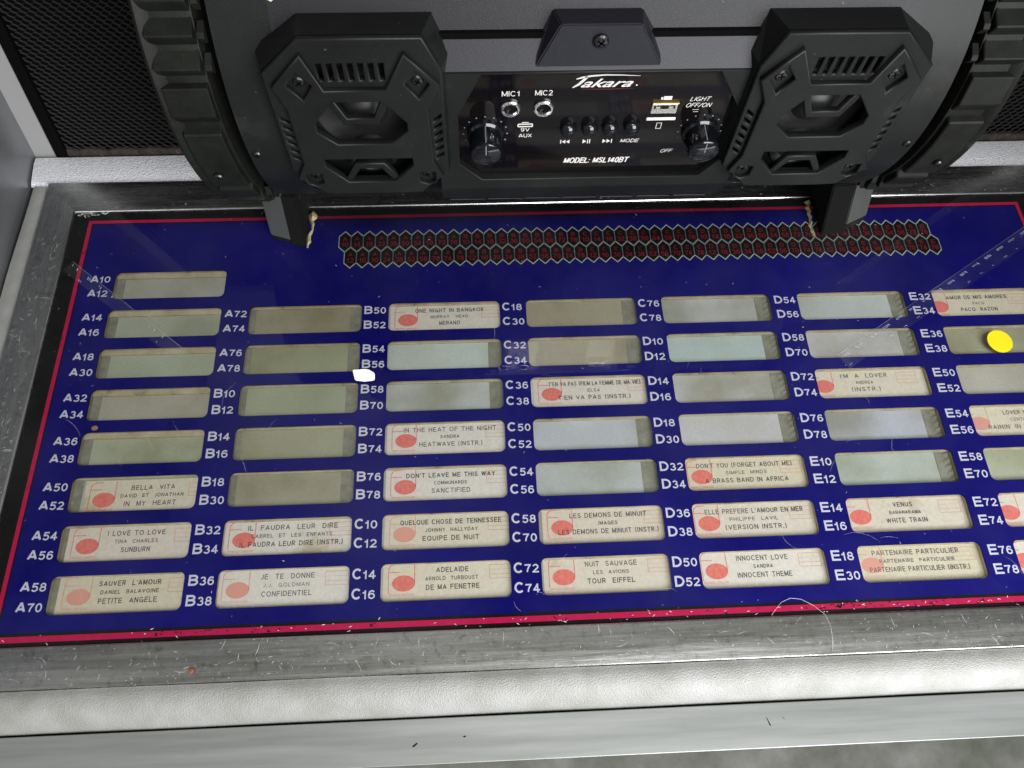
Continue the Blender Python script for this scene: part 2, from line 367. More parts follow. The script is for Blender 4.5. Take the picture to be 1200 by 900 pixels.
def extrude_x(prof, x0, x1, closed=True):
    """prof: (y,z) outline -> solid from x0 to x1"""
    n = len(prof); vs = [(x0, y, z) for y, z in prof] + [(x1, y, z) for y, z in prof]
    fs = [(i, (i + 1) % n, n + (i + 1) % n, n + i) for i in range(n)] + [tuple(range(n)), tuple(range(2 * n - 1, n - 1, -1))]
    return fix(mesh('ext', vs, fs))
def tube(pts, r, n=5):
    vs, fs = [], []
    for i, p in enumerate(pts):
        p = Vector(p); d = (Vector(pts[min(i + 1, len(pts) - 1)]) - Vector(pts[max(i - 1, 0)])).normalized()
        a = d.orthogonal().normalized(); b = d.cross(a)
        for k in range(n):
            t = 2 * math.pi * k / n; vs.append(tuple(p + (a * math.cos(t) + b * math.sin(t)) * r))
    for i in range(len(pts) - 1):
        for k in range(n): fs.append((i * n + k, i * n + (k + 1) % n, (i + 1) * n + (k + 1) % n, (i + 1) * n + k))
    return mesh('tube', vs, fs)

# ------------------------------------------------------------------ the setting
fl = link('floor', mesh('floor', [(-2500, -2500, -760), (2500, -2500, -760), (2500, 2500, -760), (-2500, 2500, -760)], [(0, 1, 2, 3)]), floor_m)
fl['kind'] = 'structure'

# ------------------------------------------------------------------ the jukebox
juke = thing('jukebox', 'jukebox with a blue panel of rounded title windows in a worn polished metal frame', 'jukebox', (-16, -90, -760))
def jp(name, me, mat, smooth=False, parent=None):
    o = link(name, me, mat, parent or juke, smooth)
    if parent is None: off(o, juke)
    return o
IX0, IX1, IY0, IY1 = -350.3, 318.3, -235.9, 48.7       # inner edge of the frame
OX0, OX1, OY0, OY1 = -373.8, 341.8, -257.6, 74.6       # outer edge
WX = [-315.0 + 90 * c for c in (0, 1.0009, 1.9926, 2.9849, 3.9766, 4.9854, 6.0)]
WY = [0.0, -28.93, -57.27, -85.53, -113.8, -142.1, -170.5, -198.8]
WW, WH = 72.1, 20.8
cells = [(c, r) for c in range(7) for r in range(8) if r > 0 or c == 0]
codes = [a + b for a in 'ABCDE' for b in ('10', '12', '14', '16', '18', '30', '32', '34', '36', '38', '50', '52', '54', '56', '58', '70', '72', '74', '76', '78')]
cell_codes = {}
k = 0
for cr in sorted(cells): cell_codes[cr] = (codes[k], codes[k + 1]); k += 2

holes = [rrect(WX[c], WX[c] + WW, WY[r] - WH, WY[r], 3.4) for c, r in cells]
jp('title_panel', plate([[(IX0 - 1, IY0 - 1), (IX1 + 1, IY0 - 1), (IX1 + 1, IY1 + 1), (IX0 - 1, IY1 + 1)]] + holes, -1.2, 0.0), blue)
def ring(x0, x1, y0, y1, wx, wy0, wy1, z):  # printed frame line
    return plate([[(x0, y0), (x1, y0), (x1, y1), (x0, y1)], [(x0 + wx, y0 + wy0), (x1 - wx, y0 + wy0), (x1 - wx, y1 - wy1), (x0 + wx, y1 - wy1)]], z, z)
jp('printed_border', ring(IX0 - .5, IX1 + .5, IY0 - .5, IY1 + .5, 13.8, 8.0, 10.4, .06), black_print)
jp('red_line', ring(-340.3, 308.6, -233.2, 42.2, 2.4, 3.1, 2.4, .12), red_print)

# window trays
for c, r in cells:
    x0, x1, y1, y0 = WX[c] - .6, WX[c] + WW + .6, WY[r] + .6, WY[r] - WH - .6
    zt, zb = -1.25, -5.0
    w = jp('title_slot', mesh('title_slot', [(x0, y0, zb), (x1, y0, zb), (x1, y1, zb), (x0, y1, zb)], [(0, 1, 2, 3)]), tray)
    w.color = ((.40, .41, .29, 1) if c == 1 or (c, r) in ((3, 1), (3, 2), (6, 2)) else (.47, .485, .39, 1) if c == 0 or c == 6 else (.54, .58, .56, 1))
    w.color = tuple(q * random.uniform(.94, 1.06) for q in w.color[:3]) + (1,)
    wall = mesh('slot_wall', [(x0, y0, zb), (x1, y0, zb), (x1, y1, zb), (x0, y1, zb), (x0, y0, zt), (x1, y0, zt), (x1, y1, zt), (x0, y1, zt)],
                [(0, 1, 5, 4), (1, 2, 6, 5), (2, 3, 7, 6), (3, 0, 4, 7)])
    jp('slot_wall', wall, [cream], parent=w)
    lh = 3.6 if (c == 0 and r < 5) else random.uniform(.5, 1.2)
    jp('slot_ledge', box(x0 + .1, x1 - .1, y1 - lh, y1 - .05, zb + .05, zb + 1.6, .2, 1), cream, parent=w)
    if c in (1, 2, 3, 4, 5, 6):
        jp('slot_tab', box(x1 - 9 + (c < 2) * 0, x1 - .2, y0 + .3, y1 - lh - .1, zb + .03, zb + .35), tab, parent=w)
    if c in (0, 1):
        jp('slot_tab', box(x0 + .2, x0 + 5.5 - c * 2, y0 + .3, y1 - lh - .1, zb + .03, zb + .35), tab, parent=w)
    if c >= 4 and (c, r) not in ((4,5),(4,6),(4,7),(5,3),(5,6),(5,7),(6,1),(6,4),(6,6),(6,7)):   # the toothed end of the holder
        vs, fs = [], []
        for q in range(5):
            yy = y0 + 2 + q * 3.9; b = len(vs)
            vs += [(x1 - 4.5, yy, zb + .5), (x1 - 1.2, yy, zb + .5), (x1 - 1.2, yy + 2.2, zb + 2.2), (x1 - 4.5, yy + 2.2, zb + .5)]; fs.append((b, b + 1, b + 2, b + 3))
        jp('slot_teeth', mesh('slot_teeth', vs, fs), tab, parent=w)
jp('backing_board', box(IX0 + 1, IX1 - 1, IY0 + 1, IY1 - 1, -9, -5.2), cab_m)

# selection codes
for (c, r), (a, b) in cell_codes.items():
    for t_, dy in ((a, -8.0), (b, -18.9)):
        x, y = WX[c] - 15.6, WY[r] + dy
        l1 = gtext(t_[0], x, y, 6.0, w=5.4, wt=.19, z=.05)
        l2 = gtext(t_[1:], x + 6.1 - (.5 if t_[1] == '1' else 0), y, 4.8, w=7.9 - (.6 if t_[1] == '1' else 0), wt=.17, z=.05)
        jp('selection_code', join([(l1, white_print), (l2, white_print)]), white_print)
# the honeycomb chart
top_n = ('10', '14', '18', '32', '36', '50', '54', '58', '72', '76'); bot_n = ('12', '16', '30', '34', '38', '52', '56', '70', '74', '78')
HP = 8.17
def hexpts(cx, cy, k=1.0): 
    return [(cx, cy + 8.45 * k), (cx - HP / 2 * k, cy + 4.35 * k), (cx - HP / 2 * k, cy - 4.35 * k), (cx, cy - 8.45 * k), (cx + HP / 2 * k, cy - 4.35 * k), (cx + HP / 2 * k, cy + 4.35 * k)]
for row, names in enumerate((top_n, bot_n)):
    for i in range(50):
        cx = -166.4 + i * HP + row * HP / 2; cy = 20.3 - row * 13.0
        nm = 'ABCDE'[i // 10], names[i % 10]
        jp('chart_hexagon', join([(plate([hexpts(cx, cy, 1.09)], .03 + row * .004, .03 + row * .004), hex_black),
            (plate([hexpts(cx, cy, 1.045), hexpts(cx, cy, .935)], .07, .07), hex_line),
            (gtext(nm[0], cx, cy + .9, 3.1, w=2.7, wt=.13, align='C', z=.07), hex_red),
            (gtext(nm[1], cx, cy - 4.2, 3.7, w=4.9, wt=.12, align='C', z=.07), hex_red)]), hex_black)
jp('cover_glass', mesh('glass', [(IX0, IY0, .9), (IX1, IY0, .9), (IX1, IY1, .9), (IX0, IY1, .9)], [(0, 1, 2, 3)]), glass)

# polished frame, four mitred rails
prof = [(-.2, -1.0), (-.2, 1.7), (.15, 2.1), (.7, 2.3), (5, 2.55), (10, 2.75), (12.5, 2.8), (16, 2.75), (20.9, 2.6), (21.3, 2.2), (21.4, 1.2), (21.6, -1.5)]
fx = (OX1 - OX0) - (IX1 - IX0); 
def corner(sx, sy, d, z):
    kx, ky = d / 22.0, d / 22.0
    x = (IX0 + (OX0 - IX0) * kx) if sx < 0 else (IX1 + (OX1 - IX1) * kx)
    y = (IY0 + (OY0 - IY0) * ky) if sy < 0 else (IY1 + (OY1 - IY1) * ky)
    return (x, y, z)
for a, b, mt in (((-1, -1), (1, -1), chrome), ((1, -1), (1, 1), chrome_side), ((1, 1), (-1, 1), chrome), ((-1, 1), (-1, -1), chrome_side)):
    n = len(prof); NS = 24; vs = []; fs = []
    for k in range(NS + 1):
        t = k / NS
        for d, z in prof:
            p, q = Vector(corner(*a, d, z)), Vector(corner(*b, d, z)); v = p.lerp(q, t)
            v.z += .12 * math.sin(9 * t + d * .2) * (z > 0); vs.append(tuple(v))
    for k in range(NS):
        for i in range(n - 1): fs.append((k * n + i, k * n + i + 1, (k + 1) * n + i + 1, (k + 1) * n + i))
    fs.append(tuple(range(n))); fs.append(tuple(NS * n + i for i in range(n)))
    o = jp('metal_rail', fix(mesh('metal_rail', vs, fs)), mt, True); o.data.set_sharp_from_angle(angle=R(7))

# bright wear on the rails: nicks and hairline scratches lying on the metal
def prof_z(d):
    for (d0, z0), (d1, z1) in zip(prof[1:], prof[2:]):
        if d0 <= d <= d1: return z0 + (z1 - z0) * (d - d0) / (d1 - d0)
    return 0
vs, fs = [], []
def scratch(x, y, L, ang, w, zf, bend=0.0):
    n = 4; pts = []
    for i in range(n + 1):
        t = i / n; pts.append((x + L * t * math.cos(ang + bend * t), y + L * t * math.sin(ang + bend * t)))
    b = len(vs)
    for i, (px, py) in enumerate(pts):
        q = pts[min(i + 1, n)]; p = pts[max(i - 1, 0)]; dx, dy = q[0] - p[0], q[1] - p[1]; l = math.hypot(dx, dy) or 1
        ww = w * (1 - abs(2 * i / n - 1) * .7) / 2
        for sgn in (-1, 1):
            X, Y = px - dy / l * ww * sgn, py + dx / l * ww * sgn; vs.append((X, Y, zf(X, Y)))
    for i in range(n): fs.append((b + 2 * i, b + 2 * i + 2, b + 2 * i + 3, b + 2 * i + 1))
zb_ = lambda X, Y: prof_z(min(21.6, max(.1, (IY0 - Y) * 22 / (IY0 - OY0)))) + .22
zl_ = lambda X, Y: prof_z(min(21.6, max(.1, (IX0 - X) * 22 / (IX0 - OX0)))) + .22
zt_ = lambda X, Y: prof_z(min(21.6, max(.1, (Y - IY1) * 22 / (OY1 - IY1)))) + .22
for i in range(480):
    x = random.uniform(IX0, 300); y = IY0 - 21 * random.random() ** .8
    L = random.choice((.3, .4, .5, .8, 1.2, 2.0, 5.0)) * random.uniform(.6, 1.4)
    a = random.choice((R(60), R(100), R(-30), R(10), random.uniform(0, 3.14))) + random.gauss(0, .3)
    if y + L * abs(math.sin(a)) > IY0 - .4 or y - L < OY0: continue
    scratch(x, y, L, a, random.uniform(.08, .22) + (.3 if L < .6 else 0) * random.random(), zb_, random.gauss(0, .22))
for i in range(260):
    y = random.uniform(-235, 30); x = IX0 - 21 * random.random()
    L = random.choice((.6, 1.2, 2.5, 5)) * random.uniform(.6, 1.3); a = random.uniform(0, 3.14)
    if x + L > IX0 - .4 or x - L < OX0: continue
    scratch(x, y, L, a, random.uniform(.10, .22), zl_, random.gauss(0, .2))
for i in range(150):
    x = random.choice((random.uniform(175, 318), random.uniform(-370, 318))); y = IY1 + 22 * random.random()
    L = random.uniform(.4, 1.6)
    if y + L > OY1 or y - L < IY1: continue
    scratch(x, y, L, random.uniform(0, 3.14), random.uniform(.15, .35), zt_)
o = jp('frame_scratches', mesh('scratches', vs, fs), scratch_m); o['kind'] = 'stuff'
# dust and nicks on the glass
vs, fs = [], []
for i in range(420):
    x, y = random.uniform(IX0 + 2, IX1 - 2), random.uniform(IY0 + 2, IY1 - 2)
    scratch(x, y, random.choice((.25, .35, .5, .5, 1.5)), random.uniform(0, 3.1), random.uniform(.10, .26), lambda X, Y: .97)
for i in range(34):
    scratch(random.uniform(-330, 300), random.uniform(-228, -60), random.uniform(5, 22), random.uniform(0, 3.1), .07, lambda X, Y: .97, random.gauss(0, .6))
for i in range(90):                               # chipped black edge at the bottom
    scratch(random.uniform(IX0, IX1), random.uniform(-235, -229), random.uniform(.4, 2.2), random.gauss(0, .6), random.uniform(.15, .4), lambda X, Y: .97)
o = jp('glass_dust', mesh('dust', vs, fs), dust_m); o['kind'] = 'stuff'
vs, fs = [], []                                 # dark chips in the red line
for cx_, n_, sp_ in ((-250, 9, 6), (-225, 10, 5), (-200, 6, 9), (-140, 6, 2), (-20, 4, 20), (45, 5, 3), (118, 34, 14), (165, 10, 8), (196, 6, 2)):
    for i in range(n_):
        scratch(random.gauss(cx_, sp_), random.uniform(-233, -230.3), random.uniform(.5, 2.4), random.gauss(0, .5), random.uniform(.3, .9), lambda X, Y: .35)
o = jp('line_chips', mesh('chips', vs, fs), black_print); o['kind'] = 'stuff'
# flaked patch in the top left corner
vs, fs = [], []
for i in range(40):
    x, y = random.gauss(-342, 4.5), random.gauss(47.3, .7)
    if y < 45 or y > 48.5 or x < -349: continue
    scratch(x, y, random.uniform(1, 3), random.gauss(0, .6), random.uniform(.6, 1.3), lambda X, Y: .99)
jp('flaked_edge', mesh('flakes', vs, fs), Mt('flaked_paint', (.34, .34, .28), .8))

# vinyl bolsters
def strip_surface(path, x0, x1, nx, wob=0.0):
    vs, fs = [], []; n = len(path)
    for i in range(nx + 1):
        x = x0 + (x1 - x0) * i / nx
        for k, (y, z) in enumerate(path): vs.append((x, y + wob * math.sin(i * .7 + k), z + wob * .5 * math.sin(i * 1.3)))
    for i in range(nx):
        for k in range(n - 1): fs.append((i * n + k, i * n + k + 1, (i + 1) * n + k + 1, (i + 1) * n + k))
    return mesh('strip', vs, fs)
fp = [(-256.8, -2.5), (-257.4, .4), (-258.5, 1.1), (-262, 1.4), (-266, .9), (-269.5, -.6), (-272.5, -2.8), (-275.5, -5.8), (-277.4, -8.6), (-277.8, -12)]
jp('vinyl_bolster', strip_surface(fp, -398, 366, 60, .12), vinyl, True)
jp('vinyl_bolster', strip_surface([(73, -1), (74.5, .5), (76, 1.2), (84, 2.6), (91, 3.6), (95.5, 3.4), (98, 1), (98.5, -2)], -386, 354, 40, .12), vinyl_back, True)
for sx in (-1, 1):
    xs = [(-385.5, -3), (-384.6, .2), (-382, 1.0), (-378, 1.1), (-374.8, .6), (-373.4, -1.5)] if sx < 0 else [(353.5, -3), (352.6, .2), (350, 1.0), (346, 1.1), (342.8, .6), (341.4, -1.5)]
    vs, fs = [], []; n = len(xs); ny = 26
    for i in range(ny + 1):
        y = -262 + (334) * i / ny
        for k, (x, z) in enumerate(xs): vs.append((x + (.7 * math.sin(i * .55) if k < 2 else 0), y, z))
    for i in range(ny):
        for k in range(n - 1): fs.append((i * n + k, i * n + k + 1, (i + 1) * n + k + 1, (i + 1) * n + k))
    jp('vinyl_welt', fix(mesh('welt', vs, fs)), vinyl, True)
jp('front_trim', box(-400, 368, -300.3, -278.6, -16, -7.5, .35), trim)
jp('dark_gap', box(-399, 367, -279.6, -276.5, -20, -13), seam_m)
# stains on the front trim
for x, y, L, a in ((-118, -291.5, 3.0, .6), (69, -289.5, 4.4, 1.85), (76, -285.5, 2.4, -.8), (-92, -288, 1.5, .3)):
    me = mesh('mark', [(x, y, -7.44), (x + L * math.cos(a), y + L * math.sin(a), -7.44), (x + L * math.cos(a) + .5, y + L * math.sin(a) - .6, -7.44), (x + .9, y - .5, -7.44)], [(0, 1, 2, 3)])
    jp('dark_mark', me, seam_m)
jp('rust_spot', lathe([(1.3, 3.9), (1.5, 4.1), (.9, 4.7)], 12, 'Z', (-231.3, -251.2, 0)), Mt('rust_spot', (.20, .05, .025), .9))
jp('rust_spot', plate([circle(-307.7, -111.6, 1.9, 14, 1.5)], .92, 1.0), Mt('brown_spot', (.16, .08, .05), .8))
# cheeks, posts, grille, body
TL = math.tan(R(15))
for sx in (-1, 1):
    xo, xi = (-440, -387.5) if sx < 0 else (355.5, 408)
    jp('side_cheek', extrude_x([(-300, -30), (-300, 0), (-255, 60), (-120, 300), (190, 420), (190, -30)] if 0 else [(-300.3, -30), (-300.3, 12), (-240, 170), (-60, 340), (190, 380), (190, -30)], xo, xi), cheek_m)
    px0, px1 = (-387.4, -372.0) if sx < 0 else (340.0, 355.4)
    h = 330
    jp('grille_post', extrude_x([(96.5, -4), (96.5 + h * TL, h), (112 + h * TL, h), (112, -4)], px0, px1), post_m)
H = 320; pitch = 5.6; rowh = 2.6; nx = int(712 / pitch); nr = int(H / rowh)
vs, fs = [], []
def gp(x, s_, dn):  # point on the grille plane: s_ up the slope, dn out of it
    return (x, 100 + s_ * math.sin(R(15)) - dn * math.cos(R(15)), 1 + s_ * math.cos(R(15)) + dn * math.sin(R(15)))
rg_ = random.Random(3)
for r_ in range(nr):
    s0 = r_ * rowh
    xm = 712 / 2 - 372
    for i in range(nx * 2):
        if -175 < -372 + i * pitch / 2 < 140 and s0 < 150: continue     # wholly behind the loudspeaker
        xa = -372 + i * pitch / 2; xb = xa + pitch / 2
        lo, hi = (0, 1) if (i + r_) % 2 == 0 else (1, 0)
        sa, sb = s0 + lo * rowh * .92, s0 + hi * rowh * .92
        j = rg_.uniform(-.06, .06); b = len(vs)
        vs.extend([gp(xa, sa - .32, .2 + lo * 1.1), gp(xb, sb - .32, .2 + hi * 1.1 + j), gp(xb, sb + .40, -.6 + hi * 1.1), gp(xa, sa + .40, -.6 + lo * 1.1 + j)])
        fs.append((b, b + 1, b + 2, b + 3))
o = jp('grille_mesh', mesh('grille', vs, fs), mesh_m); o['kind'] = 'stuff'
jp('grille_cloth', mesh('cloth', [gp(-374, -4, -8), gp(342, -4, -8), gp(342, H + 5, -8), gp(-374, H + 5, -8)], [(0, 1, 2, 3)]), cloth_m)
vs, fs = [], []
NX = 240
for i in range(NX + 1):
    x = -372 + 712 * i / NX; t = 4.6 + 1.1 * math.sin(i * .9) * rg_.random() + rg_.uniform(-.5, .5)
    for s_, dn in ((-3.5, 1.5), (.5, 2.2), (2.5, 1.8 + rg_.uniform(-.4, .4)), (t, 1.2), (t + .6, -.4)): vs.append(gp(x, s_, dn))
for i in range(NX):
    for k in range(4): fs.append((i * 5 + k, i * 5 + k + 1, (i + 1) * 5 + k + 1, (i + 1) * 5 + k))
jp('grille_edge', mesh('edge', vs, fs), rust_m)
jp('post_shadow_strip', extrude_x([(95, -3), (95.5 + 320 * TL, 320), (99 + 320 * TL, 320), (98.5, -3)], -372.0, -364.5), groove_m)  # black strip put in as the shade beside the post
jp('post_shadow_strip', extrude_x([(95, -3), (95.5 + 320 * TL, 320), (99 + 320 * TL, 320), (98.5, -3)], 332.5, 340.0), groove_m)
jp('cabinet_body', box(-440, 408, -297, 190, -759, -30.5, 3), cab_m)
jp('deck_board', box(-387, 355, -275, 108, -30, -9.2), cab_m)

# ------------------------------------------------------------------ title strips
zs = -4.55
titles = {
 (0,5): ("BELLA  VITA", "DAVID  ET  JONATHAN", "IN  MY  HEART", 0), (0,6): ("I LOVE TO LOVE", "TINA  CHARLES", "SUNBURN", 0),
 (0,7): ("SAUVER  L'AMOUR", "DANIEL  BALAVOINE", "PETITE  ANGELE", 1), (1,6): ("IL  FAUDRA  LEUR  DIRE", "CABREL  ET  LES  ENFANTS", "IL FAUDRA LEUR DIRE (INSTR.)", 0),
 (1,7): ("JE  TE  DONNE", "J.J.  GOLDMAN", "CONFIDENTIEL", 2), (2,1): ("ONE NIGHT IN BANGKOK", "MURRAY   HEAD", "MERANO", 0),
 (2,4): ("IN THE HEAT OF THE NIGHT", "SANDRA", "HEATWAVE (INSTR.)", 0), (2,5): ("DON'T LEAVE ME THIS WAY", "COMMUNARDS", "SANCTIFIED", 0),
 (2,6): ("QUELQUE CHOSE DE TENNESSEE", "JOHNNY  HALLYDAY", "EQUIPE DE NUIT", 1), (2,7): ("ADELAIDE", "ARNOLD  TURBOUST", "DE MA FENETRE", 0),
 (3,3): ("T'EN VA PAS (FILM LA FEMME DE MA VIE)", "ELSA", "T'EN VA PAS (INSTR.)", 0), (3,6): ("LES DEMONS DE MINUIT", "IMAGES", "LES DEMONS DE MINUIT (INSTR.)", 0),
 (3,7): ("NUIT  SAUVAGE", "LES  AVIONS", "TOUR  EIFFEL", 0), (4,5): ("DON'T YOU (FORGET ABOUT ME)", "SIMPLE  MINDS", "A BRASS BAND IN AFRICA", 0),
 (4,6): ("ELLE PREFERE L'AMOUR EN MER", "PHILIPPE  LAVIL", "(VERSION INSTR.)", 0), (4,7): ("INNOCENT LOVE", "SANDRA", "INNOCENT THEME", 0),
 (5,3): ("I'M  A  LOVER", "ANDREA", "(INSTR.)", 1), (5,6): ("VENUS", "BANANARAMA", "WHITE TRAIN", 0),
 (5,7): ("PARTENAIRE PARTICULIER", "PARTENAIRE  PARTICULIER", "PARTENAIRE PARTICULIER (INSTR.)", 2), (6,1): ("AMOR DE MIS AMORES", "PACO", "PACO  RAZON", 0),
 (6,4): ("LOVER WHY", "CENTURY", "RAININ' IN THE PARK", 2), (6,6): ("", "", "", 0), (6,7): ("", "", "", 0)}
shift = {0: 4.5, 1: -1.0, 2: .6, 3: 1.0, 4: -1.5, 5: -2.5, 6: -4.5}
sx_over = {(2,1): 0.5, (3,3): 1.6, (0,6): 2.0, (0,7): 2.6, (0,5): 6.2, (1,7): -1.5, (5,3): -5.5, (3,6): 2.0, (6,1): -6}
labels = {
 (0,5): "cream title strip lettered BELLA VITA, set to the right in its window",
 (0,6): "cream title strip lettered I LOVE TO LOVE, with a clear red note emblem",
 (0,7): "yellowed title strip lettered SAUVER L'AMOUR in the bottom left corner window",
 (1,6): "cream title strip lettered IL FAUDRA LEUR DIRE in both large lines",
 (1,7): "yellowed title strip lettered JE TE DONNE, its red emblem nearly faded away",
 (2,1): "cream title strip lettered ONE NIGHT IN BANGKOK in the top row of windows",
 (2,4): "cream title strip lettered IN THE HEAT OF THE NIGHT beside codes B72 and B74",
 (2,5): "white title strip lettered DON'T LEAVE ME THIS WAY and SANCTIFIED",
 (2,6): "cream title strip lettered QUELQUE CHOSE DE TENNESSEE across its full width",
 (2,7): "white title strip lettered ADELAIDE in the bottom row beside codes C14 and C16",
 (3,3): "cream title strip lettered T'EN VA PAS, beside codes C36 and C38",
 (3,6): "white title strip lettered LES DEMONS DE MINUIT in both large lines",
 (3,7): "stained title strip lettered NUIT SAUVAGE and TOUR EIFFEL in the bottom row",
 (4,5): "cream title strip lettered DON'T YOU and A BRASS BAND IN AFRICA",
 (4,6): "yellowed title strip lettered ELLE PREFERE L'AMOUR EN MER beside codes D36 and D38",
 (4,7): "cream title strip lettered INNOCENT LOVE and INNOCENT THEME",
 (5,3): "pinkish title strip lettered I'M A LOVER beside codes D72 and D74",
 (5,6): "cream title strip lettered VENUS and WHITE TRAIN",
 (5,7): "faded title strip lettered PARTENAIRE PARTICULIER on all three lines",
 (6,1): "pale title strip lettered AMOR DE MIS AMORES above the yellow dot",
 (6,4): "title strip lettered RAININ' beside codes E54 and E56 at the right edge",
 (6,6): "title strip with a red oval beside codes E72 and E74 at the right edge",
 (6,7): "title strip with a red oval beside codes E76 and E78 in the bottom right corner"}
def emblem(x, y, light):
    """red note: f stroke, oval head with stem"""
    mes = [plate([circle(x + 8.6, y - 11.2, 6.4, 22, 4.5)], 0, 0),
           plate([[(x, y - 16.5), (x + .45, y - 16.5), (x + .45, y - 5.2), (x + 6.8, y - 5.2), (x + 6.8, y - 4.75), (x + .45, y - 4.75), (x + .6, y - 3.0), (x + 1.6, y - 1.5), (x + 3.4, y - .9), (x + 7.0, y - .8), (x + 7.0, y - .35), (x + 3.0, y - .4), (x + 1.1, y - 1.3), (x + .15, y - 2.8), (x, y - 5)]], 0, 0),
           plate([[(x + 14.5, y - 11), (x + 15.0, y - 11), (x + 15.0, y - .2), (x + 14.5, y - .2)]], 0, 0),
           text("FRANCE DISQUES", x + .5, y - 18.0, w=14, h=1.2)]
    return mes
for (c, r), (t1, t2, t3, fade) in titles.items():
    ox = WX[c] + sx_over.get((c, r), shift[c]); oy = WY[r] + 1.2 + random.uniform(-.5, .5)
    if (c, r) == (0, 5): oy -= 1.5
    root = thing('title_strip', labels[(c, r)], 'title strip', (ox + 37, oy - 10, zs), 'title strips behind the panel windows')
    def sp(name, me, mat):
        o = link(name, me, mat, root); off(o, root); return o
    # paper, very slightly bowed and not quite square
    vs, fs = [], []; sk = random.uniform(-.004, .004); nn = 10
    for i in range(nn + 1):
        x = ox + .2 + (77.5 if ox < WX[c] + 3 else WX[c] + WW - ox) * i / nn
        x = min(x, WX[c] + WW + .5); x = max(x, WX[c] - .5)
        for yy in (oy - 21.6, oy - .2): vs.append((x, min(max(yy + sk * (x - ox), WY[r] - WH - .4), WY[r] + .5), zs))
    for i in range(nn): fs.append((2 * i, 2 * i + 2, 2 * i + 3, 2 * i + 1))
    sp('paper', mesh('paper', vs, fs), paper)
    zz = zs + .05
    em, bx, ik = (emb, box_red, ink) if fade == 0 else (emb, box_red, ink) if fade == 1 else (emb_pale, emb_pale, ink_pale)
    if fade == 1 and (c, r) in ((0, 7), (2, 6)): em = emb_pale
    # keep the emblem inside the slot
    def clip(me, x0, x1):
        bm = bmesh.new(); bm.from_mesh(me)
        for co, no in (((x0 * S, 0, 0), (-1, 0, 0)), ((x1 * S, 0, 0), (1, 0, 0))):
            bmesh.ops.bisect_plane(bm, geom=bm.verts[:] + bm.edges[:] + bm.faces[:], plane_co=co, plane_no=no, clear_outer=True)
        bm.to_mesh(me); bm.free(); return me
    L0, L1 = WX[c] - .3, WX[c] + WW + .3
    me = join([(q, em) for q in emblem(ox + 3.0, oy - .7, 0)]); me.transform(Matrix.Translation((0, 0, zz * S)))
    sp('note_emblem', clip(me, L0, L1), em)
    bx0 = ox + 59.5; loops = [[(bx0, oy - 11.0), (bx0 + 13, oy - 11.0), (bx0 + 13, oy - 3.2), (bx0, oy - 3.2)], [(bx0 + .28, oy - 10.72), (bx0 + 12.72, oy - 10.72), (bx0 + 12.72, oy - 3.48), (bx0 + .28, oy - 3.48)]]
    me = join([(plate(loops, zz, zz), bx), (plate([[(bx0 + .3, oy - 8.6), (bx0 + 12.7, oy - 8.6), (bx0 + 12.7, oy - 8.38), (bx0 + .3, oy - 8.38)]], zz, zz), bx),
               (plate([[(bx0 + .3, oy - 6.0), (bx0 + 12.7, oy - 6.0), (bx0 + 12.7, oy - 5.85), (bx0 + .3, oy - 5.85)]], zz, zz), bx)])
    sp('thin_red_box', clip(me, L0, L1), bx)
    cx = ox + 38.5
    if (c, r) in ((1, 6),): cx = ox + 39
    for t_, dy, hh, cw in ((t1, -6.5, 2.9, 2.28), (t2, -10.9, 2.2, 1.9), (t3, -16.0, 2.9, 2.28)):
        if not t_: continue
        w_ = min(len(t_) * cw * random.uniform(.97, 1.03), 58)
        me = gtext(t_, cx + random.uniform(-.5, .5), oy + dy, hh, w=w_, wt=random.uniform(.13, .17), align='C', z=zz + .03, gap=.24)
        sp('lettering', clip(me, L0, L1), ik)

# ------------------------------------------------------------------ small things on the glass
o = link('round_sticker', plate([circle(0, 0, 8.1, 36)], 0, .25), yellow_m)
o.location = Vector((258.9, -70.3, 1.0)) * S; tag(o, 'plain bright yellow round sticker on the glass over the window marked E36', 'sticker')
sc_ = link('glare_spot', plate([[(-156.6, -78.2), (-156, -77.7), (-149, -77.4), (-146.6, -77.9), (-143.6, -79.9), (-142.9, -81), (-142.7, -84.6), (-143.4, -85.4), (-149, -86), (-154.2, -85.1), (-155, -84.4)]], 1.0, 1.25), Mt('painted_glare', (.85, .85, .78), .5))  # white patch standing in for a glint reflected in the glass
tag(sc_, 'tiny bright white glint reflected in the glass just above the code B58', 'glare')
hair = [(77.5, -235.2), (80, -232.5), (84, -228.6), (89.4, -226.6), (95, -227.4), (101, -231), (106, -236.3), (107.2, -243), (106.6, -250), (105.4, -256)]
hz = [1.3, 1.5, 1.8, 2.0, 2.2, 2.6, 3.9, 5.0, 5.3, 4.6]
sm = []
for i in range(len(hair) - 1):
    for t in range(4):
        f = t / 4; a, b = hair[i], hair[i + 1]; sm.append((a[0] + (b[0] - a[0]) * f, a[1] + (b[1] - a[1]) * f, hz[i] + (hz[i + 1] - hz[i]) * f))
o = link('hair', tube(sm, .09, 4), dust_m); tag(o, 'single pale curved hair lying across the bottom edge of the frame', 'hair')
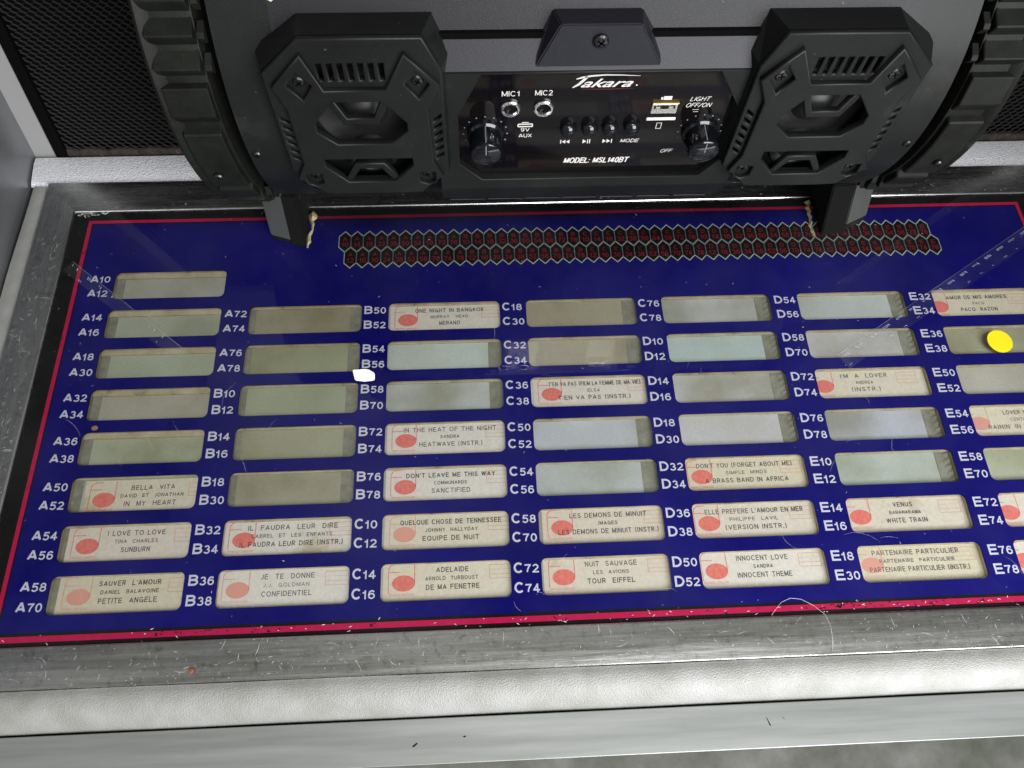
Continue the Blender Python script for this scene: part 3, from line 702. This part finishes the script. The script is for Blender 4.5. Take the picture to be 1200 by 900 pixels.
# reflected streaks put in as clear sheets on the glass, with rows of bright ticks
def reflection_strip(label, p, q, width, dens, zoff=1.15):
    P, Q = Vector((*p, 0)), Vector((*q, 0)); d = (Q - P).normalized(); nrm = Vector((-d.y, d.x, 0)); L = (Q - P).length
    o0 = thing('reflected_streak', label, 'reflected streak', (p[0], p[1], zoff), 'streaks reflected in the glass')
    v = [P - nrm * width, Q - nrm * width, Q, P]
    o = link('reflection', mesh('reflection', [(a.x, a.y, zoff) for a in v], [(0, 1, 2, 3)]), reflection, o0); off(o, o0)
    v = [P - nrm * .35, Q - nrm * .35, Q, P]
    o = link('reflection_edge', mesh('reflection_edge', [(a.x, a.y, zoff + .1) for a in v], [(0, 1, 2, 3)]), refl_edge, o0); off(o, o0)
    vs, fs = [], []; x = 2.0; k = 0
    while x < L - 3:
        for row, ln in ((.18, 2.2), (.80, 1.0)):
            if (k % 8) < (4 if row < .5 else 2) and random.random() < dens:
                c_ = P + d * x - nrm * (width * row); b = len(vs); a = (-nrm + d * .5).normalized() * ln * random.uniform(.5, 1); w_ = d * random.uniform(.25, .5)
                for e_ in (c_, c_ + w_, c_ + w_ + a, c_ + a): vs.append((e_.x, e_.y, zoff + .12))
                fs.append((b + 3, b + 2, b + 1, b))
        x += 1.55; k += 1
    o = link('reflection_ticks', mesh('reflection_ticks', vs, fs), refl_tick, o0); off(o, o0); o['kind'] = 'stuff'
refl_edge = glass_mat('reflection_edge', .12); refl_tick = Mt('bright_reflection_tick', (.42, .46, .62), .4)
reflection_strip('notched streak reflected in the glass, crossing the code E32 to the right edge', (150, -77), (317, 27), 11.5, .95)
reflection_strip('faint reflected streak across the codes A10 and A12', (-344, 8.5), (-262, -60), 8.5, .25)

# ------------------------------------------------------------------ the loudspeaker
CX, CY, CZ = -17.0, 109.0, 131.0
spk = thing('portable_speaker', 'black barrel shaped portable speaker with tyre tread ends, standing on the blue panel', 'speaker', (CX, CY, 1.0))
def kp(name, me, mat, smooth=False, parent=None):
    o = link(name, me, mat, parent or spk, smooth)
    if parent is None: off(o, spk)
    return o
pol = lambda r, a: (CY - r * math.cos(R(a)), CZ + r * math.sin(R(a)))
prof_d = []
for i in range(120):
    a = -180 + 3 * i; y, z = pol(118.5, a); prof_d.append((max(y, -4.0), z))
full_d = [pol(119.8, -180 + 3 * i) for i in range(120)]
for nm, pr, xa, xb in (('drum_shell', prof_d, CX - 150, CX + 150), ('drum_shoulder', full_d, CX - 177, CX - 149.9), ('drum_shoulder', full_d, CX + 149.9, CX + 177)):
    o = kp(nm, extrude_x(pr, xa, xb), plastic)
    for p in o.data.polygons: p.use_smooth = True
    o.data.set_sharp_from_angle(angle=R(30))
shell_m = Mt('charcoal_shell_plastic', (.011, .011, .013), .42); spec(.19, shell_m); shell_m.bump(shell_m.noise(2600, 2, .6), .00012, .8)
shell_m.base(shell_m.mix(shell_m.ramp(shell_m.noise(420, 2, .5), [(.74, g(0)), (.80, g(1))]), (.011, .011, .013), (.07, .07, .065)))
# upper shell, lifted above the band, with dark parting line
up_pts = [pol(120.0, a) for a in range(26, 151, 3)] + [pol(116, 150), pol(116, 26)]
o = kp('upper_shell', extrude_x(up_pts, CX - 150.1, CX + 150.1), shell_m)
for p in o.data.polygons: p.use_smooth = True
o.data.set_sharp_from_angle(angle=R(30))
kp('parting_line', extrude_x([(-1.2, 181.6), (3, 182.2), (3, 184.5), (-.4, 184.0)], CX - 76, CX + 76), groove_m)
kp('upper_band', extrude_x([(-9.3, 169.6), (-9.6, 170.4), (-1.4, 181.5), (4, 183), (4, 169.6)], -105, 72), band_m)
def poly3(vs, fs): return fix(mesh('p', vs, fs))
bump_ = poly3([(-47.5, -9.4, 172), (12, -9.4, 172), (-.5, -7.2, 193.6), (-36.8, -7.2, 193.6), (-47, 0, 180), (11, 0, 180), (1.5, 5.6, 191.8), (-39.5, 5.6, 191.8)],
              [(0, 1, 2, 3), (3, 2, 6, 7), (0, 3, 7, 4), (1, 5, 6, 2), (4, 5, 1, 0), (4, 7, 6, 5)])
bmm = bmesh.new(); bmm.from_mesh(bump_); bmesh.ops.bevel(bmm, geom=bmm.edges[:], offset=.6 * S, segments=2, affect='EDGES'); bmm.to_mesh(bump_); bmm.free()
kp('centre_boss', bump_, band_m)
# groove between shell and tyre, tyres, treads
for sx in (-1, 1):
    X = lambda d: CX + sx * d
    kp('groove_ring', lathe([(60, X(174)), (106.0, X(174.2)), (106.0, X(184.5)), (60, X(184.6))], 90, 'X', (0, CY, CZ)), groove_m)
    ty = kp('tyre_ring', lathe([(70, X(183.5)), (112, X(183.4)), (118.2, X(184.2)), (118.8, X(186)), (118.8, X(203)), (121.6, X(206.2)), (122.2, X(208)), (121, X(209.6)), (112, X(210.5)), (100, X(207)), (96, X(203)), (70, X(200))], 100, 'X', (0, CY, CZ)), rubber, True)
    kp('side_cone', lathe([(96, X(202.4)), (88, X(203.8)), (80, X(200.2)), (30, X(186.5)), (26, X(190.5)), (0.5, X(195))], 48, 'X', (0, CY, CZ)), cone_m, True)
    def wedge(name, pts, xa, xb, bev=.5):
        pr = [pol(r, a) for r, a in pts]; me = extrude_x(pr, X(xa), X(xb))
        bm = bmesh.new(); bm.from_mesh(me); bmesh.ops.bevel(bm, geom=[e for e in bm.edges], offset=bev * S, segments=1, affect='EDGES', clamp_overlap=True); bm.to_mesh(me); bm.free()
        return kp(name, me, rubber)
    for base in (0, 72, 144, 216, 288):
        for ae in (40, 33, 26.2, 19.4):
            a = ae + base
            wedge('tread_block', [(117.5, a + 4.0), (124.2, a), (123.6, a - .5), (119.0, a - 2.4), (117.5, a - 2.4)], 184.6, 206.0)
            wedge('tread_notch', [(117, a - 2.3), (121.4, a - .9), (121.2, a + .3), (117, a + 2.5)], 180.0, 183.2, .2)
        a = 6.5 + base
        wedge('tread_block', [(117.5, a + 9), (122.6, a + 8.2), (122.8, a + 1.2), (119.4, a - 1.4), (117.5, a - 1.4)], 184.6, 206.0)
        for a0, a1 in ((3.4, -20.5), (-21.8, -31)):
            pts = [(117.5, a0 + base)] + [(122.6, a0 - .9 + base + (a1 - a0 + 1.8) * t / 6) for t in range(7)] + [(117.5, a1 + base)]
            wedge('tread_pad', pts, 185.5, 204.6, .7)

def screw(parent, x, y, z, r=3.0, tilt=0.0, mat=None):
    me = lathe([(r * 1.0, .6), (r, -.4), (r * .78, -1.15), (r * .4, -1.35)], 18, 'Y')
    cr = []
    for (w, h) in ((r * 1.15, r * .26), (r * .26, r * 1.15)):
        b = plate([[(-w / 2, -h / 2), (w / 2, -h / 2), (w / 2, h / 2), (-w / 2, h / 2)]], 0, 0)
        cr.append((rot_front(b, -1.42), groove_m))
    me = join([(me, mat or screw_m)] + cr, 'screw')
    o = link('screw', me, screw_m, parent); 
    o.rotation_euler = (tilt, R(random.uniform(0, 90)), 0)
    o.location = Vector((x, y, z)) * S - (spk.location if parent is spk else Vector((0, 0, 0)))
    return o
for x, a in ((CX - 176 + 3, -6.0), (CX - 197, -12.5), (CX + 173, -6.0), (CX + 197, -12.5)):
    y, z = pol(119.4 if abs(x - CX) < 180 else 123.4, a)
    y -= 0
    screw(spk, x, y - .4, z, 2.5, R(-a))
screw(spk, -18.2, -8.9, 185.8, 3.6)

# speaker pods (right one written out, left one mirrored)
def pod(sx):
    PX = CX + sx * 114.5
    mir = lambda pts: [(PX + sx * x, z) for x, z in pts]
    outer = [(-33, 194.5), (21, 194.5), (41, 176), (41, 112), (22, 93), (-25, 93), (-41, 110), (-41, 176)]
    holes = []
    for i in range(7): x = -13.5 + i * 4.65; holes.append([(x - 1.15, 171.2), (x + 1.15, 171.2), (x + 1.15, 181), (x - 1.15, 181)])
    for i in range(6):
        z = 120 + i * 5.2
        for s2 in (-1, 1):
            xx = 36.9 * s2; holes.append([(xx - 1.9, z - s2 * 1.6), (xx + 1.9, z + s2 * 1.6), (xx + 1.9, z + s2 * 1.6 + 2.3), (xx - 1.9, z - s2 * 1.6 + 2.3)])
    win = [(-12, 161), (12, 161), (22, 147.5), (22, 142), (13.5, 133.5), (-13.5, 133.5), (-22, 142), (-22, 147.5)]
    low = [(-22.5, 122.8), (22.5, 122.8), (22.5, 117.5), (12.5, 105.5), (-12.5, 105.5), (-22.5, 117.5)]
    grow = lambda P, k, cz: [(x * k, cz + (z - cz) * k) for x, z in P]
    face = plate([mir(outer)] + [mir(h) for h in holes] + [mir(grow(win, 1.10, 147)), mir(grow(low, 1.10, 114))], 0, 3.0, .85, 3)
    root = kp('speaker_pod', rot_front(face, -12.6), plastic)
    k = lambda n, me, mt, sm=False: link(n, me, mt, root, sm)
    # side walls down to the drum, slightly flared at the top
    n = len(outer); o_ = mir(outer); vs = [(x, -12.9, z) for x, z in o_]
    cx_, cz_ = PX, 143
    for x, z in o_: vs.append((cx_ + (x - cx_) * 1.13, 3.5 if z < 185 else 6, (z - 3.6 if z > 185 else cz_ + (z - cz_) * 1.04)))
    k('pod_wall', fix(mesh('w', vs, [(i, (i + 1) % n, n + (i + 1) % n, n + i) for i in range(n)])), plastic)
    # raised grille frame with four screw ears
    fr = [(-24.5, 188), (-14.5, 168), (14, 168), (21, 188), (37.5, 170.5), (33.5, 157), (33.5, 120), (39, 108.5), (26, 96.5), (14.5, 96), (-14.5, 96), (-26, 96.5), (-38, 108.5), (-33.5, 120), (-33.5, 157), (-39.5, 170.5)]
    sq = lambda x, z, w: [(x, z + 8.6 * w), (x + 6.6 * w, z - .5), (x - .5 * w, z - 11.5 * w), (x - 6.8 * w, z - .5)]
    sq2 = lambda x, z: [(x - 4.2, z + 4), (x + 4.2, z + 4), (x + 4.2, z - 3), (x, z - 5.4), (x - 4.2, z - 3)]
    hl = [win, low, sq(-29.0, 171.8, .86), sq(24.8, 171.8, .86), sq2(-29.3, 108.0), sq2(30.0, 108.0)]
    k('grille_frame', rot_front(plate([mir(fr)] + [mir(h) for h in hl], 0, 3.4, .8, 3), -15.2), plastic)
    # cone behind the openings
    k('cone', lathe([(27, -4.3), (26, -6.6), (23.5, -6.6), (21, -4.6), (12, -4.2), (9, -7.6), (5, -9.4), (.5, -9.8)], 32, 'Y', (PX, 0, 143)), cone_m, True)
    k('cone', lathe([(14, -4.2), (13, -6.2), (11, -6.2), (9, -4.4), (4, -7.5), (.5, -8)], 26, 'Y', (PX, 0, 112)), cone_m, True)
    vb_ = [(-15.5, 161.5), (-11.5, 161.5), (-6.6, 149.0), (6.6, 149.0), (11.5, 161.5), (15.5, 161.5), (8.8, 145.0), (-8.8, 145.0)]
    k('grille_bracket', rot_front(plate([mir(vb_)], 0, 4, .8, 2), -12.8), plastic)
    lb = [(-15.5, 104), (-7.5, 117.4), (7.5, 117.4), (15.5, 104), (11, 104), (5.3, 113.6), (-5.3, 113.6), (-11, 104)]
    k('grille_bracket', rot_front(plate([mir(lb)], 0, 4, .8, 2), -12.6), plastic)
    for x, z in ((-29.3, 171), (25, 171), (-29.3, 108.2), (30, 108.2)): screw(root, PX + sx * x, -15.2, z, 3.1).location -= Vector((0, 0, 0))
    off(root, spk)
    return root
pod(-1); pod(1)

# fascia round the control panel
pan = [(-84.5, 143), (-72.5, 168.3), (41.5, 168.3), (55.5, 146), (59.5, 113), (48, 95.2), (-73, 95.2), (-85.0, 108)]
fo = [(-96, 169.4), (66, 169.4), (66, 88), (-96, 88)]
kp('fascia', rot_front(plate([fo, pan], 0, 5.6, .5, 2), -4.1), plastic)
cp = kp('control_panel', rot_front(plate([pan], 0, 1.2), -4.3), gloss)
YP = -5.62
def cpart(name, me, mat, smooth=False): return link(name, me, mat, cp, smooth)
def ptext(body, x, z, w, h, wt=.12, shear=0.): cpart('printed_lettering', rot_front(gtext(body, x, z, h, w=w, wt=wt, shear=shear), YP), silver_print)
ptext('MIC1', -62.7, 151.2, 8.8, 3.3); ptext('MIC2', -46.3, 151.5, 8.6, 3.3)
ptext('9V', -52.6, 127.2, 4.6, 2.7, .13); ptext('AUX', -53.6, 123.0, 6.9, 2.7, .13)
ptext('MODEL: MSL140BT', -28.4, 102.8, 35.2, 4.3, .165, .2)
ptext('MODE', .6, 118.1, 9.6, 2.6, .13, .25); ptext('LIGHT', 31.8, 146.3, 9.8, 2.9, .11, .3); ptext('OFF/ON', 30.4, 142.2, 12.6, 2.9, .11, .3)
ptext('OFF', 23.6, 109.8, 6.2, 2.7, .11, .3)
def flat(name, loops, mat=None, y=YP): cpart(name, rot_front(plate(loops, 0, 0), y), mat or silver_print)
def tri(x, z, s, d=1): return [(x, z - s), (x + d * s * 1.35, z), (x, z + s)]
bar = lambda x, z, w, s: [(x, z - s), (x + w, z - s), (x + w, z + s), (x, z + s)]
flat('transport_symbol', [tri(-28.6, 119.3, 1.4, -1)]); flat('transport_symbol', [tri(-26.4, 119.3, 1.4, -1)]); flat('transport_symbol', [bar(-31.3, 119.3, .5, 1.4)])
flat('transport_symbol', [tri(-19.4, 119.3, 1.5)]); flat('transport_symbol', [bar(-17.0, 119.3, .5, 1.5)]); flat('transport_symbol', [bar(-15.9, 119.3, .5, 1.5)])
flat('transport_symbol', [tri(-8.8, 119.3, 1.4)]); flat('transport_symbol', [tri(-6.6, 119.3, 1.4)]); flat('transport_symbol', [bar(-4.2, 119.3, .5, 1.4)])
flat('usb_symbol', [bar(17.0, 148.4, 1.0, .8)]); flat('usb_symbol', [bar(18.3, 148.6, 4.2, 1.2)]); flat('card_symbol', [bar(17.9, 129.8, 2.8, 2.1), bar(18.2, 129.8, 2.2, 1.8)])
flat('switch_symbol', [bar(34.5, 140.6, 3.4, .12)]); flat('switch_symbol', [bar(35.2, 139.2, 2.6, .12)])
# brush-script name
def stroke(pts, w):
    L_, R_ = [], []
    for i, p in enumerate(pts):
        a, b = pts[max(i - 1, 0)], pts[min(i + 1, len(pts) - 1)]; dx, dy = b[0] - a[0], b[1] - a[1]; l = math.hypot(dx, dy) or 1
        ww = w[i] / 2; L_.append((p[0] - dy / l * ww, p[1] + dx / l * ww)); R_.append((p[0] + dy / l * ww, p[1] - dx / l * ww))
    return L_ + R_[::-1]
tk = [(plate([stroke([(-26.8, 161.4), (-24.0, 162.3), (-19.5, 163.2), (-13, 163.7), (-5, 163.5), (4.2, 162.9)], [.5, 1.1, 1.0, .8, .55, .2])], 0, 0), silver_print),
      (plate([stroke([(-21.6, 162.8), (-23.2, 160.6), (-25.4, 158.0), (-28.2, 156.1)], [1.4, 1.4, 1.3, .5])], 0, 0), silver_print),
      (text('akara', -24.2, 156.3, w=25.6, h=5.4, bold=.012, shear=.55), silver_print),
      (plate([circle(3.2, 157.2, .45, 10)], 0, 0), silver_print)]
cpart('name_lettering', rot_front(join(tk), YP), silver_print)
flat('name_underline', [stroke([(-24, 155.2), (-10, 154.9), (2, 155.2)], [.2, .45, .15])], Mt('dark_red_print', (.10, .012, .01), .5))
for x in (-58.3, -41.6):
    cpart('microphone_jack', lathe([(5.1, -5.4), (5.1, -6.6), (4.5, -7.2), (3.7, -7.2), (3.3, -6.4), (3.2, -5.8)], 28, 'Y', (x, 0, 143.4)), steel, True)
    cpart('jack_hole', lathe([(3.5, -5.5), (3.2, -6.3), (2.2, -6.2), (1.2, -5.9)], 20, 'Y', (x, 0, 143.4)), gloss, True)
cpart('power_socket', rot_front(plate([rrect(-54.4, -46.4, 130.6, 132.8, .7), rrect(-53.8, -47.0, 131.1, 132.3, .4)], 0, .4), -5.5), silver_print)
flat('power_socket', [rrect(-52.2, -48.6, 133.3, 133.8, .2)])
for x, z in ((-28.0, 129.8), (-17.0, 130.1), (-6.3, 130.4), (5.0, 130.7)):
    cpart('push_button', lathe([(4.3, -5.4), (4.3, -7.4), (4.0, -8.6), (3.0, -9.8), (1.6, -10.5), (.3, -10.7)], 26, 'Y', (x, 0, z)), knob_m, True)
dial_m = Mt('dim_print', (.13, .14, .15), .5)
def knob(x, z):
    kb = cpart('knob', lathe([(9.6, -5.5), (9.4, -8.0), (8.3, -9.0), (8.0, -19.0), (7.6, -20.3), (6.4, -21.0), (.5, -21.3)], 40, 'Y', (x, 0, z)), knob_m, True)
    vs, fs = [], []
    for i in range(40):
        a = 2 * math.pi * i / 40; c_, s_ = math.cos(a), math.sin(a); t = .28
        b = len(vs); 
        for yy, rr in ((-9.3, 8.45), (-18.6, 8.1)):
            for q in (-t, t): vs.append((x + c_ * rr - s_ * q, yy, z + s_ * rr + c_ * q))
        fs.append((b, b + 1, b + 3, b + 2))
    link('knob_ribs', mesh('ribs', vs, fs), knob_m, kb)['kind'] = 'stuff'
    link('pointer_line', box(x - .25, x + .25, -21.5, -20.9, z + 1, z + 7.2), dial_m, kb)
    link('pointer_line', box(x - .25, x + .25, -19.5, -9, z + 8.1, z + 8.6), dial_m, kb)
    mes = []
    for i in range(11):
        a = R(205 - i * 23); r_ = 11.4; mes.append((rot_front(plate([circle(x + r_ * math.cos(a), z + r_ * math.sin(a), .35 + .02 * i, 8)], 0, 0), YP), dial_m))
    cpart('dial_dots', join(mes), dial_m)
knob(-72.2 + 1.2, 126.5); knob(41.8, 125.6)
cpart('usb_port', box(13.0, 26.4, -6.6, -5.4, 139.0, 145.4, .3, 1), steel)
cpart('usb_tongue', box(14.2, 25.0, -6.9, -6.5, 142.6, 144.6), gloss)
cpart('usb_contact', box(13.2, 26.6, -7.0, -5.5, 145.6, 146.3, .1, 1), gold)
for x in (15.0, 21.6): cpart('usb_contact', box(x, x + 2.3, -7.1, -6.85, 142.9, 144.4), steel)
cpart('card_slot', box(11.8, 27.0, -6.4, -5.5, 134.1, 135.9, .3, 1), silver_print)
# lower lip with two rows of little vent ribs
for row, (aa, rr) in enumerate(((-40, 119.0), (-47, 119.0))):
    for i in range(7):
        x = -92 + i * 22 + row * 9; y, z = ((-2.0, 70.0), (1.6, 65.5))[row]
        kp('vent_rib', box(x, x + 12, y - .8, y + 2, z - .35, z + .35, .15, 1), band_m)
y1_, z1_ = pol(118.4, -22)
kp('lower_lip', extrude_x([(-4.1, 88.2), (-9.5, 88.2), (-9.0, 86.5), (-3, 72), (2, 66), (6, 72)], -96, 66), plastic)

# feet
foot_m = Mt('grey_foot_plastic', (.045, .048, .045), .5); foot_m.bump(foot_m.noise(2200, 2, .6), .00015, .8)
foot_dark = Mt('black_foot_inner', g(.004), .8); spec(.1, foot_dark)  # near-black material for the inner block of each foot
def foot(sx):
    PX = CX + sx * 186 + (6 if sx > 0 else 4)
    # cross-section: tall fin, narrow at the bottom, leaning with the barrel
    def slab(bot, top, z0, z1):
        n = len(bot); vs = [(x, y, z0) for x, y in bot] + [(x, y, z1) for x, y in top]
        me = poly3(vs, [(i, (i + 1) % n, n + (i + 1) % n, n + i) for i in range(n)] + [tuple(range(n)), tuple(range(2 * n - 1, n - 1, -1))])
        bm = bmesh.new(); bm.from_mesh(me); bmesh.ops.bevel(bm, geom=bm.edges[:], offset=.8 * S, segments=2, affect='EDGES'); bm.to_mesh(me); bm.free(); return me
    if sx > 0:
        inner = [(160, 16), (176, 17.5), (177, 62), (160, 62)]; outer = [(174.5, 18), (191, 26), (191, 62), (174.5, 62)]; sh = -9
    else:
        inner = [(-202, 17.5), (-192, 16), (-192, 62), (-204, 62)]; outer = [(-215, 23), (-200.5, 18), (-200.5, 62), (-215, 62)]; sh = 3
    f = kp('foot', slab(outer, [(x + sh, y + (3 if y < 40 else 8)) for x, y in outer], 5.5 if sx < 0 else 9, 50), foot_m)
    link('foot_inner', slab(inner, [(x + sh, y + (4 if y < 40 else 8)) for x, y in inner], 1.02, 48), foot_dark, f)
    link('foot_sole', slab([(x, y + .6) for x, y in outer], [(x, y + .8) for x, y in outer], 1.02, 5.3 if sx < 0 else 8.8), rubber, f)
    gx = -189.6 if sx < 0 else 155.5
    rr = random.Random(5 + sx); vs, fs = [], []
    n = 12
    pts = [(gx + rr.uniform(-1, 1) + (i - n / 2) * .15, 15 + 30 * i / n) for i in range(n + 1)]
    for i, (x, y) in enumerate(pts):
        w = rr.uniform(.5, 1.6) * (1 + (i > 9)); vs += [(x - w, y, 1.0), (x, y, 1.0 + w * .9), (x + w, y, 1.0)]
    for i in range(n):
        for q in (0, 1): fs.append((3 * i + q, 3 * i + q + 1, 3 * i + q + 4, 3 * i + q + 3))
    o = link('dried_glue', mesh('glue', vs, fs), glue_m); tag(o, 'ragged cream line of dried glue beside the %s foot of the black speaker' % ('left' if sx < 0 else 'right'), 'glue', 'dried glue marks')
    # legs reach the barrel
    kp('foot_block', extrude_x([(28, 36), (60, 8), (90, 10), (90, 30), (40, 58)], PX - 8 + sx * -2, PX + 8 + sx * -2), plastic)
foot(-1); foot(1)
# pale torn paper patch near the top of the barrel
y, z = pol(120.6, 34.5)
rr = random.Random(2); pts = []
for i in range(14):
    a = 2 * math.pi * i / 14; q = rr.uniform(.6, 1.2); pts.append((-163 + 4.2 * q * math.cos(a) + 1.2 * q * math.sin(a), 5.0 * q * math.sin(a)))
vs = []
for px, s_ in pts:
    yy, zz = pol(120.35, 34.5 + s_ / 120 * 57.3); vs.append((px, yy, zz))
o = kp('torn_label_remnant', mesh('patch', vs, [tuple(range(len(vs)))]), Mt('torn_paper', (.40, .37, .28), .8))
